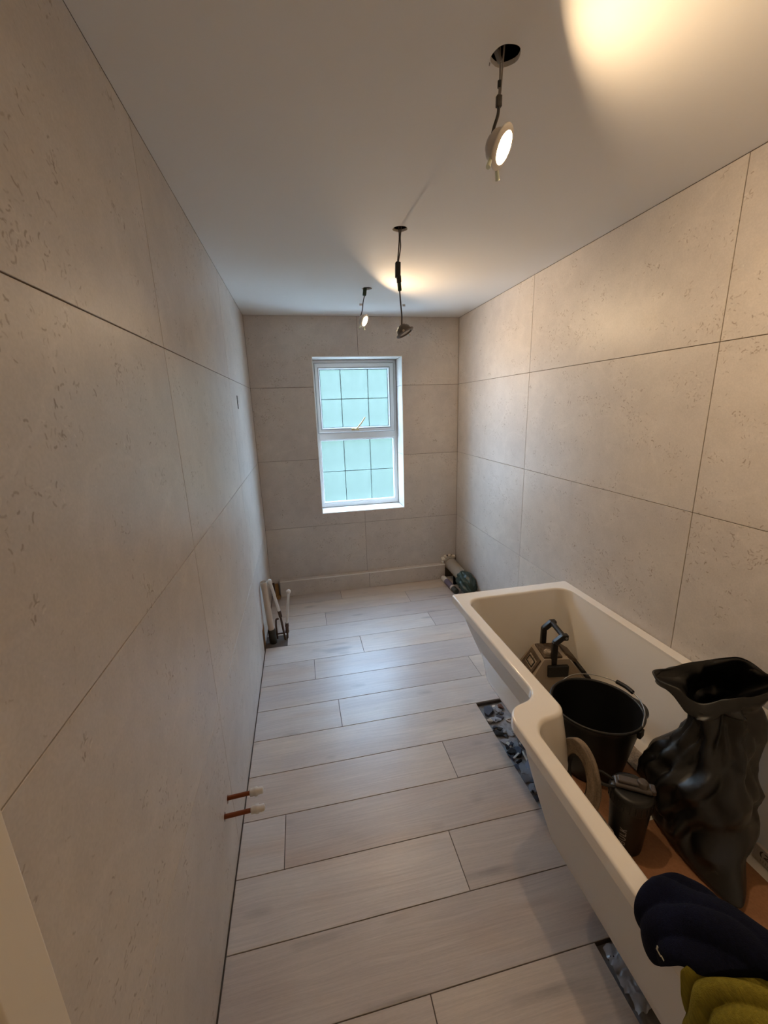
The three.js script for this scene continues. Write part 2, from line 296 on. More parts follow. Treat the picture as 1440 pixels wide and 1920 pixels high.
// ---------------------------------------------------------------- window
{
  const w = new THREE.Group(); w.name = 'window_1'; w.userData = { kind: 'structure', label: 'white plastic window with twelve frosted panes' }; scene.add(w);
  const zf = WZ, d = 0.06;
  const ring = (x0, y0, x1, y1, t, z, dep, e) => { const g = slab(rect(x0, y0, x1, y1), dep, e, [rect(x0 + t[3], y0 + t[2], x1 - t[1], y1 - t[0])]); return g.translate(0, 0, z); };
  // frame: outer frame with a transom, then the opening sash, then glazing beads
  const TR0 = 1.375, TR1 = 1.442;
  part('frame', merge([ring(WX0, WY0, WX1, WY1, [0.034, 0.032, 0.04, 0.032], zf, d, 0.004), slab(rect(WX0 + 0.03, TR0, WX1 - 0.03, TR1), d, 0.004).translate(0, 0, zf)]), M.upvc, w);
  const sash = part('sash', merge([ring(WX0 + 0.024, TR1 - 0.004, WX1 - 0.026, WY1 - 0.028, [0.05, 0.05, 0.044, 0.04], zf + 0.014, 0.05, 0.006), ring(WX0 + 0.052, TR1 + 0.028, WX1 - 0.064, WY1 - 0.066, [0.013, 0.013, 0.013, 0.013], zf + 0.004, 0.03, 0.004)]), M.upvc, w);
  part('shadow_gap', merge([ring(WX0 + 0.021, TR1 - 0.007, WX1 - 0.023, WY1 - 0.025, [0.0045, 0.0045, 0.0045, 0.0045], zf + 0.003, 0.006, 0.0005), ring(WX0 + 0.0495, TR1 + 0.0255, WX1 - 0.0615, WY1 - 0.0635, [0.004, 0.004, 0.004, 0.004], zf + 0.0155, 0.004, 0.0005)]), M.shadow_gap, w);  // grey rings put the shadow gaps around sash and bead into colour
  const gl = [[WX0 + 0.066, TR1 + 0.042, WX1 - 0.078, WY1 - 0.08, 1.735], [WX0 + 0.038, WY0 + 0.046, WX1 - 0.036, TR0 - 0.004, 1.08]];
  part('glazing_bead', ring(WX0 + 0.03, WY0 + 0.036, WX1 - 0.028, TR0 + 0.002, [0.012, 0.012, 0.014, 0.012], zf - 0.004, 0.03, 0.004), M.upvc, w);
  for (const [x0, y0, x1, y1, ym] of gl) {
    part('seal', ring(x0 - 0.003, y0 - 0.003, x1 + 0.003, y1 + 0.003, [0.006, 0.006, 0.006, 0.006], zf - 0.008, 0.012, 0.001), M.seal, w);
    const xs = [x0, 0.759, 1.006, x1], ys = [y0, ym, y1], z = zf - 0.02;
    for (let i = 0; i < 3; i++) for (let j = 0; j < 2; j++) part('pane', new THREE.PlaneGeometry(xs[i + 1] - xs[i] - 0.0005, ys[j + 1] - ys[j] - 0.0005).translate((xs[i] + xs[i + 1]) / 2, (ys[j] + ys[j + 1]) / 2, z), M.glass, w);
    for (const x of [0.759, 1.006]) part('glazing_bar', rbox(0.0075, y1 - y0, 0.005, 0.0015, x, (y0 + y1) / 2, z), M.leadBar, w);
    part('glazing_bar', rbox(x1 - x0, 0.0075, 0.0045, 0.0015, (x0 + x1) / 2, ym, z), M.leadBar, w);
  }
  const hx = 0.868, hy = 1.463, hz = zf + 0.016;
  part('handle_base', rbox(0.07, 0.02, 0.012, 0.004, hx, hy, hz), M.brass, w);
  part('handle', merge([cyl(V(hx, hy, hz), V(hx + 0.004, hy + 0.002, hz + 0.035), 0.009), tube([V(hx + 0.002, hy, hz + 0.034), V(hx + 0.03, hy + 0.03, hz + 0.042), V(hx + 0.062, hy + 0.068, hz + 0.046), V(hx + 0.088, hy + 0.105, hz + 0.044)], 0.0062, 20, 8)]), M.brass, w);
  part('sill_board', rbox(WX1 - WX0 + 0.05, 0.03, 0.08, 0.004, (WX0 + WX1) / 2, WY0 - 0.02, WZ - 0.1), M.upvc, w);
}

// dark wall added outside to dim the panes, bright sky left around it
struct('wall_added_outside', merge([box(4.8, 5.9, 0.2, 1.0, 0.0, -4.2), box(4.9, 0.08, 0.3, 1.0, 2.99, -4.2)]), M.addedWall);

// ---------------------------------------------------------------- tiled pipe boxing along the foot of the window wall
{
  const b = new THREE.Group(); b.name = 'baseboard_back'; b.userData = { kind: 'structure', label: 'low tiled pipe boxing under the window' }; scene.add(b);
  const x0 = 0.082, x1 = 1.652, h = 0.152, zf = 0.052;
  part('core', box(x1 - x0 - 0.004, h - 0.006, zf - 0.006, (x0 + x1) / 2, (h - 0.006) / 2 + 0.0005, (zf - 0.006) / 2 + 0.0005), M.floorGrout, b);
  for (const [a, c] of [[x0, XM + 0.01], [XM + 0.01, x1]]) {
    tile(b, rect(a + J, 0.002, c - J, h - 0.008), [], (m) => { m.position.z = zf; });
    tile(b, rect(a + J, -zf + 0.008, c - J, -0.001), [], (m) => { m.rotation.x = -Math.PI / 2; m.position.y = h; });
  }
  part('edge_trim', rbox(x1 - x0, 0.008, 0.008, 0.002, (x0 + x1) / 2, h - 0.0035, zf - 0.0035), M.trimWhite, b);
  part('timber_batten', box(0.03, 0.12, 0.02, 0.05, 0.06, 0.014), M.timber, b);
  part('timber_batten', box(0.018, 0.13, 0.016, 0.022, 0.065, 0.012), M.timberDark, b);
  part('timber_batten', box(0.045, 0.012, 0.06, 0.055, 0.007, 0.06), M.timber, b);
}

// ---------------------------------------------------------------- door at the near end of the left wall
{
  const d = new THREE.Group(); d.name = 'door_1'; d.userData = { kind: 'structure', label: 'cream painted door frame at the near end of the left wall' }; scene.add(d);
  part('door_frame', merge([rbox(0.022, 2.07, 0.07, 0.005, 0.011, 1.036, 3.228), rbox(0.022, 0.07, ZEND - 3.263, 0.005, 0.011, 2.035, (ZEND + 3.263) / 2)]), M.doorPaint, d);
  part('door_panel', rbox(0.012, 2.0, ZEND - 3.27, 0.003, 0.006, 1.0015, (ZEND + 3.266) / 2), M.doorPaint, d);
  part('door_handle', merge([cyl(V(0.012, 1.0, 3.34), V(0.05, 1.0, 3.34), 0.01), cyl(V(0.047, 1.0, 3.335), V(0.047, 1.0, 3.45), 0.009)]), M.chrome, d);
}

// ---------------------------------------------------------------- dangling downlights
function downlight(label, [hx, hz], pos, dir, lit, opt) {
  const t = thing('downlight', label, 'light', [hx, H, hz], 'downlights hanging from the ceiling');
  const o = V(-hx, -H, -hz), n = dir.clone().normalize(), R = 0.042;
  const put = (name, g, mat) => part(name, g.translate(o.x, o.y, o.z), mat, t);
  const back = pos.clone().addScaledVector(n, -0.030);
  // heat sink, bezel, lens
  const body = lathe([[0, -0.032], [0.018, -0.032], [0.020, -0.028], [0.028, -0.024], [0.031, -0.018], [0.033, -0.004], [0.034, 0.0]], 36);
  put('heat_sink', orient(body, n, pos), opt.body);
  put('bezel', orient(lathe([[0.033, -0.003], [R, -0.001], [R + 0.001, 0.001], [R - 0.001, 0.004], [0.034, 0.006], [0.031, 0.0068], [0.0292, 0.0062], [0.0288, -0.001]], 48), n, pos), opt.bezel);
  put('lens', orient(lathe([[0, 0.0016], [0.02, 0.0014], [0.0287, 0.0004]], 36), n, pos), lit ? M.lensOn : M.lensOff);
  const side = new THREE.Vector3().crossVectors(n, V(0, 1, 0)).normalize(), up = new THREE.Vector3().crossVectors(side, n).normalize();
  for (const [s, k] of opt.clips) {                               // sprung clips on the rim
    const c = side.clone().multiplyScalar(s).addScaledVector(up, k).normalize(), p = pos.clone().addScaledVector(c, 0.036).addScaledVector(n, -0.004), q = p.clone().addScaledVector(c, 0.026).addScaledVector(n, 0.010);
    put('spring_clip', cyl(p, q, 0.004, 0.0052, 8), opt.clipMat);
  }
  for (const [pts, r, m] of opt.cables(back)) put('cable', tube(pts, r, 40, 8), m);
  for (const [g, m, name] of opt.extra) put(name, g, m);
  if (lit) {
    const side0 = 0.04, s = new THREE.RectAreaLight(LAMP_COLOR, LAMP_POWER * (opt.power ?? 1) / (side0 * side0), side0, side0);      // flat diffuser: power is candela straight ahead
    s.name = 'downlight_beam'; s.position.copy(pos.clone().addScaledVector(n, 0.0022).add(o)); t.add(s); t.updateMatrixWorld(true); s.lookAt(pos.clone().addScaledVector(n, 1));
  }
  return t;
}
const sinT = Math.sin(0.5), cosT = Math.cos(0.5);
downlight('lit downlight hanging nearest above the bath, warm white lens facing right', holesXZ[0], V(0.855, 2.212, 2.583), V(0.74 * cosT, -sinT, 0.67 * cosT), true, {
  body: M.lampBodyWhite, bezel: M.bezel, clips: [[0.55, -0.8], [-0.6, -0.75]], clipMat: M.clipGlow,
  cables: (b) => [
    [[V(0.846, H + 0.03, 2.575), V(0.848, H - 0.02, 2.577), V(0.846, 2.32, 2.58), V(0.845, 2.298, 2.58)], 0.0019, M.cableGrey],
    [[V(0.851, H + 0.03, 2.59), V(0.850, H - 0.02, 2.584), V(0.849, 2.32, 2.582), V(0.847, 2.29, 2.58)], 0.0019, M.cableGrey],
    [[V(0.846, 2.30, 2.58), V(0.845, 2.275, 2.58), V(0.838, 2.25, 2.575), b.clone()], 0.0036, M.cable],
    [[V(0.835, H + 0.02, 2.555), V(0.832, H - 0.001, 2.556), V(0.828, H - 0.004, 2.566)], 0.0012, M.cableGrey],
  ],
  extra: [[cyl(V(0.846, 2.335, 2.58), V(0.846, 2.323, 2.58), 0.0042), M.connector, 'connector'], [rbox(0.012, 0.022, 0.01, 0.002, 0.846, 2.298, 2.58), M.cable, 'connector'],
    [rbox(0.008, 0.03, 0.01, 0.002).rotateZ(0.5).translate(0.842, H + 0.006, 2.575), M.cableGrey, 'connector']],
});
downlight('unlit grey downlight hanging in the middle from a black connector', holesXZ[1], V(0.856, 1.972, 1.69), V(0.42, -0.86, 0.22), false, {
  body: M.lampBody, bezel: M.lampBody, clips: [[1, 0.1], [-1, 0.1]], clipMat: M.chrome,
  cables: (b) => [
    [[V(0.836, H + 0.03, 1.69), V(0.838, H - 0.03, 1.69), V(0.834, 2.30, 1.69), V(0.828, 2.248, 1.69)], 0.0026, M.cable],
    [[V(0.850, H + 0.03, 1.694), V(0.842, H - 0.03, 1.692), V(0.842, 2.31, 1.692), V(0.831, 2.248, 1.69)], 0.0026, M.cable],
    [[V(0.835, 2.145, 1.69), V(0.838, 2.10, 1.69), V(0.843, 2.04, 1.69), b.clone()], 0.0032, M.cable],
  ],
  extra: [[rbox(0.022, 0.062, 0.02, 0.004).rotateZ(-0.03).translate(0.829, 2.222, 1.69), M.connector, 'connector'], [rbox(0.018, 0.03, 0.018, 0.004).rotateZ(0.06).translate(0.833, 2.186, 1.69), M.connector, 'connector'],
    [rbox(0.015, 0.034, 0.015, 0.004).rotateZ(0.08).translate(0.835, 2.156, 1.69), M.connectorGreen, 'connector'], [box(0.013, 0.009, 0.001, 0.853, 2.083, 1.69), M.tag, 'cable_tag']],
});
downlight('small lit downlight hanging farthest away, in front of the window wall', holesXZ[2], V(0.822, 2.190, 0.80), V(0.845 * cosT, -sinT, 0.535 * cosT), true, {
  power: 1.35,
  body: M.lampBodyWhite, bezel: M.bezel, clips: [[0.55, -0.8], [-0.6, -0.75]], clipMat: M.clipGlow,
  cables: (b) => [
    [[V(0.835, H + 0.03, 0.80), V(0.832, H - 0.03, 0.80), V(0.820, 2.30, 0.80), V(0.812, 2.25, 0.80), V(0.80, 2.215, 0.793), b.clone()], 0.0032, M.cable],
  ],
  extra: [[rbox(0.022, 0.045, 0.02, 0.004).rotateZ(-0.15).translate(0.832, H - 0.02, 0.80), M.connectorGreen, 'connector'], [box(0.022, 0.012, 0.001, 0.806, 2.285, 0.80), M.tag, 'cable_tag']],
});

// ---------------------------------------------------------------- L-shaped bath
function lOutline(q, n = 8) {                                     // q: xr, xl, xw, z0, za (notch at xl), zb (notch at xw), z2, r (six corner radii); points counter-clockwise from above
  const c = [[q.xr, q.z0], [q.xl, q.z0], [q.xl, q.za], [q.xw, q.zb], [q.xw, q.z2], [q.xr, q.z2]], out = [];
  for (let i = 0; i < 6; i++) {
    const p = c[i], a = c[(i + 5) % 6], b = c[(i + 1) % 6], r = q.r[i];
    const ua = [a[0] - p[0], a[1] - p[1]], ub = [b[0] - p[0], b[1] - p[1]], la = Math.hypot(...ua), lb = Math.hypot(...ub);
    const s = [p[0] + ua[0] / la * r, p[1] + ua[1] / la * r], e = [p[0] + ub[0] / lb * r, p[1] + ub[1] / lb * r];
    for (let k = 0; k <= n; k++) {                                // rounded corner
      const t = k / n, w = 0.7071, m0 = (1 - t) * (1 - t), m1 = 2 * t * (1 - t) * w, m2 = t * t, m = m0 + m1 + m2;
      out.push([(m0 * s[0] + m1 * p[0] + m2 * e[0]) / m, (m0 * s[1] + m1 * p[1] + m2 * e[1]) / m]);
    }
    for (let k = 1; k < 6; k++) { const nx = c[(i + 1) % 6], r2 = q.r[(i + 1) % 6], t = k / 6, s2 = [nx[0] - ub[0] / lb * r2, nx[1] - ub[1] / lb * r2]; out.push([lerp(e[0], s2[0], t), lerp(e[1], s2[1], t)]); }
  }
  return out;
}
function loft(loops, { close = true, capEnd = false, capStart = false } = {}) {       // loops: arrays of Vector3 of equal length
  const n = loops[0].length, pos = [], uv = [], idx = [];
  loops.forEach((l, j) => l.forEach((p) => { pos.push(p.x, p.y, p.z); uv.push(p.x * 1.3 + p.y * 0.8, p.z * 1.3 + p.y * 0.8); }));
  for (let j = 0; j + 1 < loops.length; j++) for (let i = 0; i < (close ? n : n - 1); i++) { const a = j * n + i, b = j * n + (i + 1) % n, c = a + n, d = b + n; idx.push(a, b, c, b, d, c); }
  const cap = (j, flip) => { const c = new THREE.Vector3(); loops[j].forEach((p) => c.add(p)); c.multiplyScalar(1 / n); const k = pos.length / 3; pos.push(c.x, c.y, c.z); uv.push(c.x, c.z); for (let i = 0; i < n; i++) { const a = j * n + i, b = j * n + (i + 1) % n; idx.push(...(flip ? [k, b, a] : [k, a, b])); } };
  if (capEnd) cap(loops.length - 1, false); if (capStart) cap(0, true);
  const g = new THREE.BufferGeometry(); g.setAttribute('position', new THREE.Float32BufferAttribute(pos, 3)); g.setAttribute('uv', new THREE.Float32BufferAttribute(uv, 2)); g.setIndex(idx); g.computeVertexNormals(); return g;
}
const loop = (y, q) => lOutline(q).map(([x, z]) => V(x, y, z));
const RY = 0.662;
{
  const t = thing('bath', 'cream white L-shaped shower bath along the right wall', 'bath', [1.4, -0.021, 2.5]);
  const o = (g) => g.translate(-1.4, 0.021, -2.5);
  const out = { xr: 1.7795, xl: 1.093, xw: 0.958, z0: 1.684, za: 2.508, zb: 2.545, z2: 3.38, r: [0.012, 0.014, 0.05, 0.055, 0.02, 0.02] };
  const grow = (q, d, r = 0) => ({ ...q, xr: q.xr + Math.min(d, 0), xl: q.xl - d, xw: q.xw - d, z0: q.z0 - d, za: q.za - d, zb: q.zb - d, z2: q.z2 + d, r: q.r.map((v) => Math.max(0.004, v + r)) });
  const inn = { xr: 1.727, xl: 1.150, xw: 1.012, z0: 1.765, za: 2.605, zb: 2.622, z2: 3.30, r: [0.07, 0.07, 0.045, 0.06, 0.07, 0.07] };
  const flr = { xr: 1.665, xl: 1.225, xw: 1.112, z0: 1.885, za: 2.67, zb: 2.68, z2: 3.22, r: [0.09, 0.09, 0.05, 0.07, 0.08, 0.08] };
  const mix = (a, b, k) => { const q = {}; for (const n of Object.keys(a)) q[n] = n === 'r' ? a.r.map((v, i) => lerp(v, b.r[i], k)) : lerp(a[n], b[n], k); return q; };
  const L = [];
  L.push(loop(RY - 0.042, grow(out, -0.012)), loop(RY - 0.042, grow(out, -0.001)), loop(RY - 0.040, out), loop(RY - 0.008, out));
  for (let k = 1; k <= 4; k++) { const a = k / 4 * Math.PI / 2; L.push(loop(RY - 0.008 + 0.008 * Math.sin(a), grow(out, -0.008 * (1 - Math.cos(a))))); }
  for (let k = 0; k <= 5; k++) { const a = k / 5 * Math.PI / 2; L.push(loop(RY - 0.014 * (1 - Math.cos(a)), grow(inn, 0.012 * (1 - Math.sin(a)), 0))); }
  const F = 0.25;
  for (let k = 1; k <= 6; k++) { const s = k / 6; L.push(loop(lerp(RY - 0.014, F + 0.07, s), mix(inn, flr, 0.62 * s))); }
  for (let k = 1; k <= 5; k++) { const a = k / 5 * Math.PI / 2; L.push(loop(F + 0.07 * (1 - Math.sin(a)), mix(inn, flr, 0.62 + 0.38 * (1 - Math.cos(a))))); }
  L.push(loop(F, grow(flr, -0.06)));
  part('tub', o(loft(L.map((l) => l.slice().reverse()), { capEnd: true })), M.acrylic, t);
  // outside of the moulding below the lip
  const s0 = grow(out, -0.014), s1 = { xr: 1.74, xl: 1.262, xw: 1.092, z0: 1.88, za: 2.575, zb: 2.585, z2: 3.26, r: [0.08, 0.1, 0.05, 0.08, 0.08, 0.08] };
  const S = [loop(RY - 0.04, s0)];
  for (let k = 1; k <= 8; k++) { const s = k / 8; S.push(loop(lerp(RY - 0.04, 0.20, s), mix(s0, s1, 0.10 + 0.90 * Math.pow(s, 1.15)))); }
  S.push(loop(0.193, grow(s1, -0.03)));
  part('outer_shell', o(loft(S.map((l) => l.slice().reverse()), { capEnd: true })), M.shell, t);
  part('base_board', o(box(0.30, 0.016, 1.2, 1.50, 0.183, 2.55)), M.timber, t);
  for (const [x, z] of [[1.42, 2.0], [1.62, 2.0], [1.42, 3.1], [1.62, 3.1]]) part('leg', o(merge([cyl(V(x, -0.021, z), V(x, 0.176, z), 0.009, 0.009, 12), cyl(V(x, -0.021, z), V(x, -0.012, z), 0.022, 0.018, 12)])), M.steel, t);
}
const BF = 0.2505;                                                // inside floor of the bath

// protective boards laid in the bath, one edge turned up against the wall side
{
  const strip = (pts, t) => new THREE.ExtrudeGeometry(new THREE.Shape(pts.map(([x, z]) => new THREE.Vector2(x, -z))), { depth: t, bevelEnabled: false }).rotateX(-Math.PI / 2);
  single('protective_board', strip([[1.195, 2.72], [1.60, 2.70], [1.615, 3.19], [1.175, 3.19]], 0.005), M.board, 'brown hardboard sheet lying in the bath under the flask', 'board', [0, BF, 0]);
  single('protective_board', strip([[1.27, 2.32], [1.62, 2.30], [1.61, 2.675], [1.26, 2.70]], 0.005), M.board, 'brown hardboard sheet lying in the bath under the bucket', 'board', [0, BF, 0]);
  single('board_offcut', strip([[1.525, 2.43], [1.60, 2.40], [1.628, 2.55], [1.575, 2.60], [1.53, 2.56]], 0.006), M.dust, 'dusty tile offcut on the board between bucket and black sack', 'offcut', [0, BF + 0.0055, 0]);
  const label = canvasTex(512, 128, (g) => { g.fillStyle = '#b3a79a'; g.fillRect(0, 0, 512, 128); g.fillStyle = '#3a2c20'; g.font = 'bold 62px sans-serif'; g.fillText('(2Downl', 14, 62); g.font = '24px sans-serif'; g.fillText('|||| || ||| |', 20, 104); });
  label.wrapS = label.wrapT = THREE.ClampToEdgeWrapping; label.repeat.set(1, 1);
  const c = thing('cardboard_box', 'pale printed cardboard flap standing in the bath behind the black sack', 'box', [1.648, BF + 0.001, 3.02]);
  part('panel', rbox(0.010, 0.055, 0.30, 0.002, 0, 0.0275, 0), std('#b9aca0', 0.8), c);
  const p = part('print', new THREE.PlaneGeometry(0.28, 0.05).rotateY(-Math.PI / 2), std('#ffffff', 0.8, { map: label }), c); p.position.set(-0.0056, 0.0275, 0);
}

// ---------------------------------------------------------------- bucket
{
  const t = thing('bucket', 'empty black builder\'s bucket with wire handle standing in the bath', 'bucket', [1.385, BF + 0.0055, 2.455]);
  const h = 0.275, prof = [[0.0, 0], [0.100, 0], [0.108, 0.004], [0.112, 0.014], [0.150, h - 0.03], [0.151, h - 0.016], [0.158, h - 0.012], [0.160, h - 0.004], [0.157, h], [0.152, h - 0.001], [0.149, h - 0.006], [0.147, h - 0.03], [0.108, 0.014], [0.0, 0.009]];
  const g = lathe(prof, 64), a = g.attributes.position;
  for (let i = 0; i < a.count; i++) { const x = a.getX(i), y = a.getY(i), z = a.getZ(i), th = Math.atan2(z, x), k = 1 + 0.035 * Math.pow(y / h, 3) * Math.cos(2 * (th - 0.6)); a.setXYZ(i, x * k, y, z * k); }
  g.computeVertexNormals(); part('body', g, M.blackPlastic, t);
  part('pouring_lip', loft([0, 1, 2, 3].map((j) => [...Array(13)].map((_, i) => { const th = 0.35 + (i - 6) / 6 * 0.42, w = Math.cos((i - 6) / 6 * Math.PI / 2), r = 0.154 + [0, 0.026, 0.030, 0][j] * w + (j === 3 ? -0.004 : 0); return V(r * Math.cos(th), h - [0.002, 0.003, 0.014, 0.052][j] + 0, r * Math.sin(th)); })), { close: false }), M.blackPlastic, t);
  for (const th of [1.15, 1.15 + Math.PI]) part('handle_lug', rbox(0.03, 0.03, 0.014, 0.004).rotateY(-th + Math.PI / 2).translate(0.160 * Math.cos(th), h - 0.022, 0.160 * Math.sin(th)), M.blackPlastic, t);
  // bail lies over against the right-hand rim
  const p = (th, r, y) => V(r * Math.cos(th), y, r * Math.sin(th));
  const bail = [p(1.15, 0.164, h - 0.020), p(1.02, 0.158, h + 0.004), p(0.6, 0.158, h + 0.012), p(0.1, 0.163, h + 0.014), p(-0.42, 0.166, h + 0.014), p(-0.95, 0.166, h + 0.012), p(-1.5, 0.163, h + 0.006), p(1.15 - Math.PI, 0.164, h - 0.020)];
  part('wire_handle', tube(bail, 0.0022, 80, 8), M.steel, t);
  part('grip', tube([p(-0.02, 0.164, h + 0.014), p(-0.22, 0.166, h + 0.015), p(-0.45, 0.167, h + 0.015)], 0.0085, 16, 12), M.blackPlastic, t);
}

// ---------------------------------------------------------------- dusty site radio with carry handle
{
  const t = thing('site_radio', 'dusty boxy power tool with black carry handle at the far end of the bath', 'power tool', [1.50, BF + 0.001, 2.01]);
  t.rotation.y = -0.18;
  const hull = (pts) => new ConvexGeometry(pts.map((p) => V(...p)));
  const bw = 0.12, bd = 0.085;                                    // x half width, z half depth
  part('body', hull([[-bw, 0.001, -bd], [bw + 0.01, 0.001, -bd], [-bw, 0.001, bd], [bw + 0.01, 0.001, bd], [-bw - 0.012, 0.10, -bd], [-bw - 0.012, 0.10, bd], [bw + 0.03, 0.07, -bd], [bw + 0.03, 0.07, bd], [-bw + 0.05, 0.205, -bd + 0.015], [-bw + 0.05, 0.205, bd - 0.015], [0.05, 0.205, -bd + 0.015], [0.05, 0.205, bd - 0.015]]), M.dust, t);
  const slope = Math.atan2(0.105, 0.062), px = -bw + 0.018, py = 0.153;   // slanted left-hand panel
  const pan = (g, off) => g.rotateZ(slope).translate(px - Math.sin(slope) * off, py + Math.cos(slope) * off, 0);
  part('panel_frame', pan(slab([[-0.045, -0.058], [0.045, -0.058], [0.045, 0.058], [-0.045, 0.058]], 0.006, 0.001, [rect(-0.026, -0.042, 0.026, 0.042)]).rotateX(-Math.PI / 2).rotateY(0), 0.006), M.dustDark, t);
  part('panel', pan(rbox(0.05, 0.004, 0.082, 0.0015), 0.003), M.dust, t);
  part('panel_rim', pan(slab(rect(-0.018, -0.034, 0.018, 0.034), 0.003, 0.0008, [rect(-0.013, -0.029, 0.013, 0.029)]).rotateX(-Math.PI / 2), 0.008), M.blackMatte, t);
  part('top_plate', rbox(0.09, 0.010, 0.12, 0.003, -0.022, 0.209, 0), M.dustDark, t);
  part('dial', lathe([[0, 0.012], [0.016, 0.012], [0.019, 0.008], [0.02, 0]], 24).translate(-0.035, 0.213, 0.025), M.dust, t);
  part('cover', hull([[0.045, 0.20, -0.07], [0.045, 0.20, 0.045], [0.10, 0.165, -0.07], [0.10, 0.165, 0.045], [0.05, 0.215, -0.065], [0.05, 0.215, 0.04], [0.105, 0.178, -0.065], [0.105, 0.178, 0.04]]), M.dustDark, t);
  for (const [x, y] of [[0.115, 0.145], [0.143, 0.108]]) part('rib', rbox(0.03, 0.012, 0.175, 0.003).rotateZ(-0.5).translate(x, y, 0), M.blackMatte, t);
  part('bumper', rbox(0.262, 0.03, 0.178, 0.008, 0.006, 0.022, 0), M.blackMatte, t);
  part('bumper', rbox(0.10, 0.06, 0.02, 0.006, -0.005, 0.15, bd - 0.004), M.blackMatte, t);
  const hz = 0.066, hp = (z) => merge([rbox(0.026, 0.125, 0.024, 0.005, -0.022, 0.235, z), rbox(0.026, 0.055, 0.026, 0.005).rotateZ(-0.85).translate(-0.004, 0.308, z), rbox(0.032, 0.028, 0.028, 0.005, 0.02, 0.322, z)]);
  part('handle_post', hp(-hz), M.blackPlastic, t); part('handle_post', hp(hz), M.blackPlastic, t);
  part('handle_grip', cyl(V(0.016, 0.324, -hz), V(0.016, 0.324, hz), 0.0125, 0.0125, 16), M.blackMatte, t);
  part('handle_screw', cyl(V(0.024, 0.322, hz + 0.013), V(0.024, 0.322, hz + 0.0155), 0.006, 0.006, 10), M.steel, t);
}

// ---------------------------------------------------------------- dusty ring leaning in the notch of the bath
{
  const t = thing('tape_roll', 'dusty grey ring-shaped roll leaning between bucket and bath side', 'roll', [1.150, 0.482, 2.678]);
  const R = 0.108, prof = [[0.062, -0.009], [R - 0.006, -0.013], [R, -0.008], [R, 0.008], [R - 0.006, 0.013], [0.062, 0.009], [0.059, 0.006], [0.059, -0.006], [0.062, -0.009]];
  const g = lathe(prof, 56), a = g.attributes.position;
  for (let i = 0; i < a.count; i++) { const x = a.getX(i), y = a.getY(i), z = a.getZ(i), n = 1 + 0.012 * fbm3(x * 30, y * 30, z * 30, 2, 5); a.setXYZ(i, x * n, y, z * n); }
  g.computeVertexNormals();
  const ring = part('ring', g, std('#c4bcb2', 0.9, { map: dustTex }), t), core = part('core', lathe([[0.0595, -0.008], [0.057, -0.008], [0.057, 0.008], [0.0595, 0.008]], 40), M.blackMatte, t);
  for (const m of [ring, core]) m.quaternion.setFromUnitVectors(V(0, 1, 0), V(1, -0.16, 0.16).normalize());
  const b = thing('sponge', 'dusty grout sponge under the dusty ring-shaped roll', 'sponge', [1.178, BF + 0.004, 2.735]);
  part('sponge_body', rbox(0.075, 0.105, 0.10, 0.012, 0, 0.0525, 0, 3), M.dust, b); part('backing_pad', rbox(0.077, 0.012, 0.102, 0.004, 0, 0.006, 0), M.board, b);
}

// ---------------------------------------------------------------- shaker flask
{
  const t = thing('shaker_flask', 'black shaker flask with grey flip lid standing in the bath', 'flask', [1.285, BF + 0.0055, 2.752]);
  t.scale.set(1.16, 1.08, 1.16);
  part('body', lathe([[0, 0], [0.036, 0], [0.040, 0.004], [0.042, 0.02], [0.046, 0.10], [0.050, 0.165], [0.050, 0.172], [0.0, 0.172]], 48), M.shakerBody, t);
  part('collar', lathe([[0.0515, 0.160], [0.0535, 0.165], [0.0535, 0.196], [0.050, 0.204], [0.040, 0.208], [0.0, 0.208]], 48), M.blackPlastic, t);
  for (let i = 0; i < 24; i++) { const a = i / 24 * 6.2832; part('grip_rib', rbox(0.003, 0.026, 0.003, 0.001, 0.0537 * Math.cos(a), 0.18, 0.0537 * Math.sin(a), 1), M.blackPlastic, t); }
  const lid = part('flip_lid', merge([rbox(0.034, 0.014, 0.088, 0.006, 0, 0.215, 0, 3), rbox(0.022, 0.010, 0.05, 0.004, 0, 0.226, -0.012, 3), rbox(0.026, 0.016, 0.014, 0.004, 0, 0.216, 0.046)]), M.shakerLid, t);
  const spout = part('spout_cap', lathe([[0, 0.016], [0.010, 0.016], [0.013, 0.012], [0.014, 0]], 24).translate(0, 0.222, 0.022), M.shakerLid, t);
  const loopG = part('carry_loop', tube([V(-0.012, 0.206, -0.044), V(-0.02, 0.214, -0.075), V(0, 0.218, -0.09), V(0.02, 0.214, -0.075), V(0.012, 0.206, -0.044)], 0.0042, 32, 10), M.blackPlastic, t);
  for (const m of [lid, spout, loopG]) m.rotation.y = 1.0;
  const print = canvasTex(256, 96, (g) => { g.fillStyle = '#0e0d0d'; g.fillRect(0, 0, 256, 96); g.fillStyle = '#8a8480'; g.font = 'bold 74px sans-serif'; g.fillText('BULK', 14, 74); });
  const pg = new THREE.CylinderGeometry(0.0478, 0.0438, 0.085, 16, 1, true, -0.32, 0.64), uv = pg.attributes.uv;
  for (let i = 0; i < uv.count; i++) { const u = uv.getX(i), v = uv.getY(i); uv.setXY(i, v, 1 - u); }
  print.repeat.set(1, 1);
  const pr = part('print', pg.translate(0, 0.078, 0), std('#ffffff', 0.5, { map: print }), t); pr.rotation.y = -0.95;
}

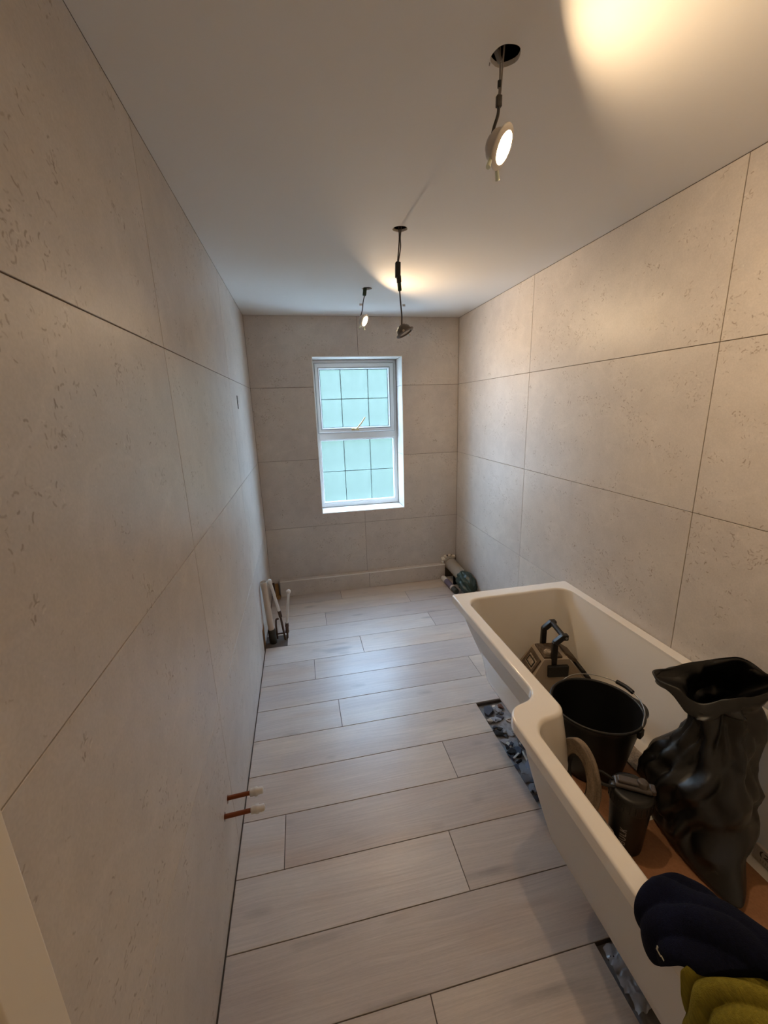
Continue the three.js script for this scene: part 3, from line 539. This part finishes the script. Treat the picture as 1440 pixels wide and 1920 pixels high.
// ---------------------------------------------------------------- black rubble sack
{
  // rings of eight control points, from the floor up, over the open mouth and down inside
  const ring = (cx, cz, y, ax, az, extra = {}) => [...Array(8)].map((_, i) => { const a = i / 8 * 6.2832, e = extra[i] ?? [0, 0, 0]; return V(cx + ax * Math.cos(a) + e[0], y + e[1], cz + az * Math.sin(a) + e[2]); });
  // index: 0 = +x (wall), 1 = +x+z, 2 = +z (camera), 3 = -x+z, 4 = -x, 5 = -x-z, 6 = -z, 7 = +x-z
  const y0 = BF + 0.008, C = [
    ring(1.515, 2.775, y0, 0.085, 0.13, { 2: [-0.06, 0, 0.06], 3: [-0.03, 0, 0.02] }),
    ring(1.52, 2.775, y0 + 0.015, 0.10, 0.155, { 2: [-0.06, 0, 0.055], 3: [-0.03, 0, 0.02] }),
    ring(1.53, 2.765, y0 + 0.07, 0.115, 0.16, { 2: [-0.03, 0, 0.015], 3: [-0.02, 0, 0.01], 4: [-0.01, 0, 0] }),
    ring(1.54, 2.755, y0 + 0.15, 0.125, 0.165, { 4: [-0.012, 0.0, 0], 5: [-0.015, -0.01, -0.01] }),
    ring(1.55, 2.750, y0 + 0.225, 0.125, 0.15, { 5: [-0.01, -0.03, -0.03], 4: [-0.01, -0.02, 0] }),
    ring(1.575, 2.755, y0 + 0.30, 0.115, 0.115, { 4: [0.01, -0.015, 0], 3: [0, 0, -0.01] }),
    ring(1.60, 2.748, y0 + 0.36, 0.105, 0.085, {}),
    ring(1.605, 2.735, y0 + 0.43, 0.11, 0.085, {}),
    ring(1.608, 2.722, y0 + 0.463, 0.118, 0.082, { 4: [-0.01, 0, 0] }),
    // rim of the mouth
    [V(1.762, 0.795, 2.765), V(1.685, 0.802, 2.81), V(1.555, 0.768, 2.785), V(1.477, 0.735, 2.715), V(1.448, 0.768, 2.612), V(1.52, 0.79, 2.625), V(1.615, 0.832, 2.672), V(1.70, 0.83, 2.70)],
    [V(1.755, 0.79, 2.762), V(1.682, 0.795, 2.802), V(1.556, 0.762, 2.776), V(1.483, 0.728, 2.708), V(1.456, 0.758, 2.618), V(1.525, 0.778, 2.632), V(1.612, 0.815, 2.68), V(1.695, 0.82, 2.706)],
    ring(1.605, 2.715, 0.70, 0.11, 0.075),
    ring(1.60, 2.735, 0.62, 0.09, 0.07),
    ring(1.60, 2.745, 0.54, 0.08, 0.06),
    ring(1.58, 2.75, 0.40, 0.08, 0.07),
  ];
  // the front of the rim is turned down outwards
  const fold = C[9].map((p, i) => (i === 2 || i === 3 ? p.clone().add(V(-0.014, -0.034, 0.016)) : i === 1 ? p.clone().add(V(0.0, -0.012, 0.008)) : p.clone().add(V(0, -0.004, 0))));
  C.splice(9, 0, fold);
  const N = 96, rowsOut = [];
  const round = C.map((r) => { const c = new THREE.CatmullRomCurve3(r, true, 'catmullrom', 0.45); return [...Array(N)].map((_, i) => c.getPoint(i / N)); });
  const STEP = 6, K = (round.length - 1) * STEP;
  for (let k = 0; k <= K; k++) rowsOut.push([]);
  for (let i = 0; i < N; i++) { const c = new THREE.CatmullRomCurve3(round.map((r) => r[i]), false, 'catmullrom', 0.4); for (let k = 0; k <= K; k++) rowsOut[k].push(c.getPoint(k / K)); }
  // crumples: ridged noise, in and out of the surface
  const cen = V(1.56, 0, 2.76), CREASE = [...Array(7)].map(() => { const v = V(rr(-1, 1), rr(-0.8, 0.8), rr(-1, 1)).normalize(); return [v.x, v.y, v.z, rr(6, 15), rr(0, 9), rr(0.35, 0.8)]; });
  rowsOut.forEach((r, k) => r.forEach((p) => {
    const d = p.clone().sub(cen); d.y = 0; d.normalize();
    const up = Math.min(1, Math.max(0, (p.y - y0) / 0.05)), inside = k > 9 * STEP, th = Math.atan2(d.z, d.x);
    // sharp creases: sheets of folds in a few directions, strongest where their own noise says so, plus pleats at the neck
    let f = 0;
    for (const [cx, cy, cz, fr, ph, wt] of CREASE) { const w0 = Math.max(0, 0.35 + noise3(p.x * 6 + ph, p.y * 6, p.z * 6, 41)), t0 = (p.x * cx + p.y * cy + p.z * cz) * fr + ph + 0.7 * noise3(p.x * 8, p.y * 8, p.z * 8, 17); f += wt * w0 * (1 - 2 * Math.abs(((t0 % 1) + 1) % 1 - 0.5) * 2); }
    const neck = Math.exp(-Math.pow((p.y - 0.62) / 0.09, 2)), pleat = Math.abs(Math.sin(th * 5.5 + 2.2 * noise3(th * 1.5, p.y * 4, 1, 3))) - 0.5;
    p.addScaledVector(d, up * ((inside ? 0.004 : 0.016) * f - 0.006 + (inside ? 0.3 : 1) * 0.016 * neck * pleat)); p.y += (k > 8 * STEP && k < 12 * STEP ? 0.014 : 0.006) * up * noise3(p.x * 16, p.y * 16, p.z * 16, 31);
    p.x = Math.min(p.x, 1.772);
  }));
  single('rubble_sack', loft(rowsOut, { capEnd: true, capStart: true }), M.sack, 'open black plastic rubble sack slumped in the bath', 'sack');
}

// ---------------------------------------------------------------- cloth draped over the near rim
{
  // rows along z; each row runs from the hem outside the bath, over the rim and down inside
  const drape = (rowsIn, fold, NZ, NX) => {
    const byRow = rowsIn.map((r) => { const c = new THREE.CatmullRomCurve3(r.map((p) => V(...p)), false, 'centripetal'); return [...Array(NX)].map((_, i) => c.getPoint(i / (NX - 1))); });
    const cols = [...Array(NX)].map((_, i) => new THREE.CatmullRomCurve3(byRow.map((r) => r[i]), false, 'centripetal'));
    const top = [...Array(NZ)].map((_, j) => cols.map((c) => c.getPoint(j / (NZ - 1)))), nor = (j, i) => { const a = top[Math.min(j + 1, NZ - 1)][i].clone().sub(top[Math.max(j - 1, 0)][i]), b2 = top[j][Math.min(i + 1, NX - 1)].clone().sub(top[j][Math.max(i - 1, 0)]); return a.cross(b2).normalize(); };
    const out = top.map((r, j) => r.map((p, i) => p.clone().addScaledVector(nor(j, i), fold(p, i / (NX - 1), j / (NZ - 1)))));
    const loops = out.map((r, j) => { const u = r.map((p, i) => { const e = Math.min(1, Math.min(i, NX - 1 - i) / 3), n = nor(j, i); return p.clone().addScaledVector(n, -0.002 - 0.012 * e); }); return [...r, ...u.reverse()]; });
    return loft(loops, { capEnd: true, capStart: true });
  };
  const navy = thing('fleece_jacket', 'rumpled navy fleece draped over the near rim of the bath', 'clothing', [1.0, RY, 3.18]);
  const ridge = (t) => Math.pow(Math.abs(Math.sin(t)), 0.7);
  const g = drape([
    [[0.992, 0.672, 3.088], [0.996, 0.678, 3.086], [1.003, 0.681, 3.085], [1.012, 0.682, 3.085], [1.02, 0.680, 3.086], [1.026, 0.675, 3.088]],
    [[0.953, 0.640, 3.105], [0.956, 0.668, 3.10], [0.985, 0.694, 3.10], [1.02, 0.704, 3.10], [1.06, 0.700, 3.11], [1.085, 0.672, 3.115]],
    [[0.945, 0.598, 3.135], [0.946, 0.650, 3.13], [0.975, 0.692, 3.13], [1.03, 0.712, 3.135], [1.085, 0.704, 3.15], [1.115, 0.660, 3.16]],
    [[0.942, 0.592, 3.165], [0.942, 0.650, 3.16], [0.975, 0.702, 3.165], [1.04, 0.728, 3.175], [1.105, 0.708, 3.195], [1.145, 0.645, 3.205]],
    [[0.944, 0.636, 3.192], [0.946, 0.668, 3.192], [0.985, 0.708, 3.195], [1.05, 0.732, 3.21], [1.12, 0.708, 3.235], [1.16, 0.640, 3.25]],
    [[0.952, 0.668, 3.212], [0.962, 0.684, 3.214], [1.00, 0.708, 3.222], [1.06, 0.728, 3.245], [1.13, 0.700, 3.275], [1.175, 0.630, 3.29]],
    [[0.968, 0.676, 3.232], [0.985, 0.690, 3.238], [1.02, 0.704, 3.25], [1.07, 0.715, 3.275], [1.135, 0.690, 3.31], [1.18, 0.62, 3.325]],
  ], (p, u, v) => Math.min(1, v * 5) * (0.016 * ridge((p.x * 0.9 - p.z) * 46 + 2.2 * noise3(p.x * 11, p.y * 6, p.z * 11, 4)) * (0.35 + 0.65 * Math.abs(noise3(p.x * 9, 2, p.z * 9, 14))) - 0.006 + 0.006 * noise3(p.x * 22, p.y * 22, p.z * 22, 9)), 64, 56).translate(-1.0, -RY, -3.18);
  part('fabric', g, M.fleece, navy);
{ // small pale print near the hem, set on the cloth where it hangs outside the rim
    const P = g.attributes.position, Nn = g.attributes.normal, want = V(-0.064, -0.018, -0.006); let best = 0, bd = 9;
    for (let i = 0; i < P.count; i++) { const d = V(P.getX(i), P.getY(i), P.getZ(i)).distanceTo(want); if (d < bd) { bd = d; best = i; } }
    const n = V(Nn.getX(best), Nn.getY(best), Nn.getZ(best)); if (n.x > 0) n.negate();
    const lg = merge([box(0.012, 0.003, 0.001), box(0.003, 0.010, 0.001, -0.004, 0.004, 0), box(0.007, 0.003, 0.001, 0.010, 0.003, 0)]);
    lg.applyQuaternion(new THREE.Quaternion().setFromUnitVectors(V(0, 0, 1), n)).translate(P.getX(best) + n.x * 0.0012, P.getY(best) + n.y * 0.0012, P.getZ(best) + n.z * 0.0012);
    part('logo', lg, std('#b8b29c', 0.8), navy);
  }
  const olive = thing('olive_towel', 'mustard green cloth hanging over the bath rim below the navy fleece', 'cloth', [1.0, RY, 3.28]);
  const h = drape([
    [[0.951, 0.650, 3.215], [0.955, 0.671, 3.215], [0.985, 0.680, 3.222], [1.03, 0.684, 3.24], [1.08, 0.676, 3.265], [1.12, 0.65, 3.28]],
    [[0.945, 0.560, 3.235], [0.949, 0.664, 3.235], [0.985, 0.688, 3.245], [1.03, 0.696, 3.265], [1.09, 0.688, 3.295], [1.14, 0.64, 3.315]],
    [[0.944, 0.530, 3.262], [0.948, 0.662, 3.262], [0.985, 0.690, 3.272], [1.03, 0.700, 3.29], [1.09, 0.692, 3.32], [1.15, 0.64, 3.34]],
    [[0.944, 0.520, 3.292], [0.948, 0.662, 3.292], [0.985, 0.690, 3.302], [1.03, 0.700, 3.32], [1.09, 0.694, 3.35], [1.15, 0.65, 3.365]],
    [[0.946, 0.530, 3.325], [0.950, 0.664, 3.325], [0.985, 0.690, 3.335], [1.03, 0.700, 3.35], [1.09, 0.694, 3.372], [1.15, 0.66, 3.385]],
  ], (p, u, v) => 0.022 * ridge((p.z - 0.55 * p.x) * 78 + 1.6 * noise3(p.x * 10, p.y * 8, p.z * 10, 6)) * (0.45 + 0.55 * Math.abs(noise3(p.x * 8, 5, p.z * 8, 3)) * 1.6) - 0.008 + 0.004 * noise3(p.x * 30, p.y * 30, p.z * 30, 2), 72, 56).translate(-1.0, -RY, -3.28);
  part('fabric', h, M.olive, olive);
}

// ---------------------------------------------------------------- services in the left-hand corner
{
  const g1 = 'pipe ends rising from the floor by the left wall';
  const p1 = thing('waste_pipe', 'wide open-topped beige waste pipe leaning on the left wall', 'pipe', [0.053, -0.02, 0.80], g1);
  const a = V(0, 0.03, 0), b = V(-0.024, 0.507, 0.012);
  const d = b.clone().sub(a).normalize(), L = b.clone().sub(a).length();
  part('pipe', orient(lathe([[0.0215, 0], [0.0215, L - 0.03], [0.0235, L - 0.028], [0.0235, L], [0.019, L], [0.019, 0.05]], 28), d, a), M.pipeBeige, p1);
  part('coupling', orient(lathe([[0.0, -0.03], [0.026, -0.028], [0.028, 0.02], [0.028, 0.085], [0.026, 0.098], [0.0216, 0.10]], 28), d, a), M.rubber, p1);
  const p2 = thing('supply_pipe', 'thin white capped pipe slanting beside the beige waste pipe', 'pipe', [0.140, -0.02, 0.778], g1);
  part('sleeve', cyl(V(-0.026, 0.25, 0), V(-0.068, 0.485, 0.005), 0.0105), M.plasticWhite, p2);
  part('cap', lathe([[0, 0.03], [0.010, 0.03], [0.015, 0.022], [0.0155, 0.0], [0.011, -0.004]], 20).rotateZ(0.18).translate(-0.068, 0.478, 0.005), M.plasticWhite, p2);
  part('joint', cyl(V(-0.020, 0.205, 0), V(-0.027, 0.255, 0), 0.0125), M.copperDull, p2);
  part('copper_tail', cyl(V(0.0, 0.0, 0), V(-0.022, 0.215, 0), 0.0078), M.copperDull, p2);
  const p3 = thing('supply_pipe', 'white pipe with round cap standing clear of the left wall', 'pipe', [0.152, -0.02, 0.765], g1);
  part('sleeve', cyl(V(0.008, 0.145, 0.01), V(0.040, 0.39, 0.03), 0.0095), M.plasticWhite, p3);
  part('cap', new THREE.SphereGeometry(0.0165, 20, 14).translate(0.042, 0.405, 0.031), M.plasticWhite, p3);
  part('fitting', merge([cyl(V(0.004, 0.075, 0.004), V(0.008, 0.15, 0.01), 0.012), cyl(V(0.003, 0.07, 0.004), V(0.0035, 0.082, 0.005), 0.0145), cyl(V(0.006, 0.12, 0.007), V(0.0065, 0.13, 0.008), 0.0145)]), M.copperDull, p3);
  part('copper_tail', cyl(V(0, 0, 0), V(0.005, 0.08, 0.004), 0.0078), M.copperDull, p3);
  const p4 = thing('branch_pipe', 'short dull copper branch pipe crossing between the pipe ends', 'pipe', [0.10, -0.02, 0.75], g1);
  part('branch', tube([V(-0.02, 0.0, 0.0), V(-0.02, 0.14, 0.0), V(-0.014, 0.175, 0.0), V(0.002, 0.178, 0)], 0.007, 30, 10), M.copperDull, p4);
  part('branch', cyl(V(-0.02, 0.055, 0.0), V(0.04, 0.06, 0.008), 0.0065), M.copperDull, p4);
  single('tape_strip', rbox(0.115, 0.004, 0.012, 0.001), M.tape, 'pale blue tape strip on the edge of the floor cut-out', 'tape', [0.1, -0.008, 0.868]);
  single('timber_offcut', box(0.10, 0.012, 0.022), M.timber, 'short timber piece in the floor cut-out under the pipes', 'timber', [0.085, -0.0155, 0.83]);
}
// two copper tails with white plastic stop ends
[[2.327, 0.297, 0.098, 'copper pipe tail with white stop end, farther of the two on the left wall'], [2.394, 0.292, 0.108, 'copper pipe tail with white stop end, nearer of the two on the left wall']].forEach(([z, y, len, label]) => {
  const t = thing('copper_pipe', label, 'pipe', [-0.003, y, z], 'copper tails on the left wall');
  const X = V(1, 0.05, 0).normalize(), q = (s) => X.clone().multiplyScalar(s);
  part('pipe', cyl(q(0), q(len), 0.0078, 0.0078, 20), M.copper, t);
  part('stop_end', orient(lathe([[0.008, 0], [0.0125, 0.001], [0.0135, 0.006], [0.0135, 0.016], [0.0155, 0.017], [0.0155, 0.026], [0.0125, 0.028], [0.0115, 0.044], [0.0085, 0.048], [0, 0.048]], 24), X, q(len - 0.018)), M.plasticWhite, t);
});

// ---------------------------------------------------------------- soil pipe corner, far right
{
  const t = thing('soil_pipe', 'grey soil pipe lying along the right wall by the window wall', 'pipe', [1.712, 0.0005, 0.0]);
  part('pipe', cyl(V(0, 0.150, 0.008), V(0, 0.135, 0.43), 0.056, 0.056, 40), M.pipeGrey, t);
  part('socket', cyl(V(0, 0.151, 0.0), V(0, 0.149, 0.05), 0.061, 0.061, 40), M.pipeGrey, t);
  for (const [x, y, s] of [[-0.066, 0.19, 0.022], [-0.045, 0.212, 0.018], [0.0, 0.221, 0.016], [0.04, 0.208, 0.02], [-0.074, 0.16, 0.016]]) { const g = new THREE.IcosahedronGeometry(s, 2), a = g.attributes.position; for (let i = 0; i < a.count; i++) { const n = 1 + 0.3 * noise3(a.getX(i) * 60, a.getY(i) * 60, a.getZ(i) * 60, Math.round(x * 1000)); a.setXYZ(i, a.getX(i) * n, a.getY(i) * n, a.getZ(i) * n); } g.computeVertexNormals(); part('plaster_lump', g.translate(x, y, 0.012), M.plasterLump, t); }
  part('support_bracket', rbox(0.06, 0.082, 0.02, 0.004, 0, 0.041, 0.2), M.dark, t);
  const rings = []; for (let k = 0; k <= 14; k++) { const s = k / 14, z = 0.37 + 0.20 * s, r0 = s < 0.45 ? 0.061 + 0.006 * s : 0.064 * Math.sqrt(Math.max(0.02, 1 - Math.pow((s - 0.45) / 0.56, 2))) + 0.002; rings.push([...Array(48)].map((_, i) => { const a = i / 48 * 6.2832, f = 1 + 0.26 * (1 - 2 * Math.abs(noise3(Math.cos(a) * 3.5, Math.sin(a) * 3.5, z * 30, 5))) + 0.05 * noise3(Math.cos(a) * 8, Math.sin(a) * 8, z * 40, 8); const X = 1.712 + Math.min(0.066, r0 * f * Math.cos(a) * 1.05 - 0.004), Y = 0.135 - 0.05 * s * s + r0 * f * Math.sin(a); return V(X, Math.max(0.004, Y), z); })); }
  single('green_bag', loft(rings.map((r) => r.reverse()), { capEnd: true }), M.greenBag, 'dark green plastic bag wrapped over the end of the grey soil pipe', 'bag');
  const c = thing('sealant_tube', 'pale tube with purple label lying beside the soil pipe', 'tube', [1.622, 0.0262, 0.07]);
  const dir = V(0.03, 0, 1);
  part('barrel', orient(lathe([[0, 0], [0.018, 0.002], [0.0245, 0.012], [0.0255, 0.03], [0.0255, 0.32], [0.022, 0.33], [0, 0.332]], 28), dir, V(0, 0, 0)), M.plasticWhite, c);
  part('label_band', orient(lathe([[0.0258, 0.10], [0.0262, 0.101], [0.0262, 0.24], [0.0258, 0.241]], 28), dir, V(0, 0, 0)), M.purple, c);
  part('plunger', orient(lathe([[0.0258, 0.27], [0.0264, 0.272], [0.0264, 0.334], [0.01, 0.336], [0, 0.336]], 28), dir, V(0, 0, 0)), M.rubber, c);
}

// ---------------------------------------------------------------- rubble in the unfinished strip of floor under the bath
{
  const chunk = (sx, sy, sz, n = 14) => { const p = []; for (let i = 0; i < n; i++) { const v = V(rr(-1, 1), rr(-1, 1), rr(-1, 1)).normalize(); p.push(V(v.x * sx * rr(0.75, 1), v.y * sy * rr(0.75, 1), v.z * sz * rr(0.75, 1))); } return new ConvexGeometry(p); };
  const G = 'rubble lying in the floor gap under the bath', y = -0.0215;
  const put = (name, label, cat, x, z, s, mat, group, ry = rr(0, 3)) => { const g = chunk(...s); g.rotateY(ry); g.computeBoundingBox(); g.translate(0, -g.boundingBox.min.y, 0); return single(name, g, mat, label, cat, [x, y, z], group); };
  put('rubble_chunk', 'largest slate blue lump of rubble at the far end of the floor gap', 'rubble', 1.268, 1.815, [0.040, 0.014, 0.055, 20], M.rubble[1], G);
  put('rubble_chunk', 'reddish brown brick fragment at the far end of the floor gap', 'rubble', 1.352, 1.80, [0.022, 0.014, 0.026], M.rubble[3], G);
  put('rubble_chunk', 'small white fragment beside the slate blue lump', 'rubble', 1.318, 1.775, [0.016, 0.008, 0.012], M.rubble[2], G);
  put('rubble_chunk', 'dark lump of rubble against the cut plank edge', 'rubble', 1.262, 1.965, [0.03, 0.012, 0.045], M.rubble[4], G);
  for (let i = 0; i < 85; i++) { const z = rr(1.79, 2.37), x = rr(1.242, 1.36); put('rubble_chunk', 'loose grey debris piece in the floor gap under the bath', 'rubble', x, z, [rr(0.010, 0.034), rr(0.005, 0.013), rr(0.010, 0.036)], M.rubble[[0, 0, 1, 5, 0, 4][Math.floor(rnd() * 6)]], G); }
  const b = single('cardboard_piece', rbox(0.006, 0.075, 0.19, 0.002), M.greyBox, 'blue grey printed card leaning in the floor gap under the bath', 'card', [1.292, 0.017, 2.27]); b.rotation.set(0, -0.05, -0.35);
  for (const [x, z, l, a] of [[1.262, 2.13, 0.045, 0.5], [1.30, 2.15, 0.07, 1.45]]) { const s = single('plastic_strip', rbox(l, 0.004, 0.009, 0.001), M.plasticWhite, 'thin white plastic offcut in the floor gap under the bath', 'offcut', [x, -0.002 + 0.0015 * rnd(), z], 'white offcuts in the floor gap'); s.rotation.y = a; }
  for (let i = 0; i < 26; i++) { const z = rr(2.86, 3.3), x = rr(1.16, 1.30); put('rubble_chunk', 'grey debris piece in the floor gap below the navy fleece', 'rubble', x, z, [rr(0.008, 0.028), rr(0.004, 0.012), rr(0.008, 0.03)], M.rubble[[0, 1, 1, 4, 4][Math.floor(rnd() * 5)]], G); }
  const c = single('plastic_sheet', loft([...Array(25)].map((_, k) => [...Array(17)].map((__, i) => V(1.152 + i * 0.0075 + 0.006 * noise3(i * 0.5, k * 0.4, 7, 2), -0.017 + 0.022 * (1 - Math.abs(noise3(i * 0.55, k * 0.5, 1.5, 3) * 2)) * 0.5 + 0.009, 2.848 + k * 0.0062 + 0.004 * noise3(i * 0.6, k * 0.6, 3, 5)))), { close: false }), phys('#aeb6c4', 0.3, { side: THREE.DoubleSide }), 'crumpled silver grey plastic scrap in the floor gap below the navy fleece', 'plastic'); c.castShadow = true;
}

renderer.render(scene, camera);
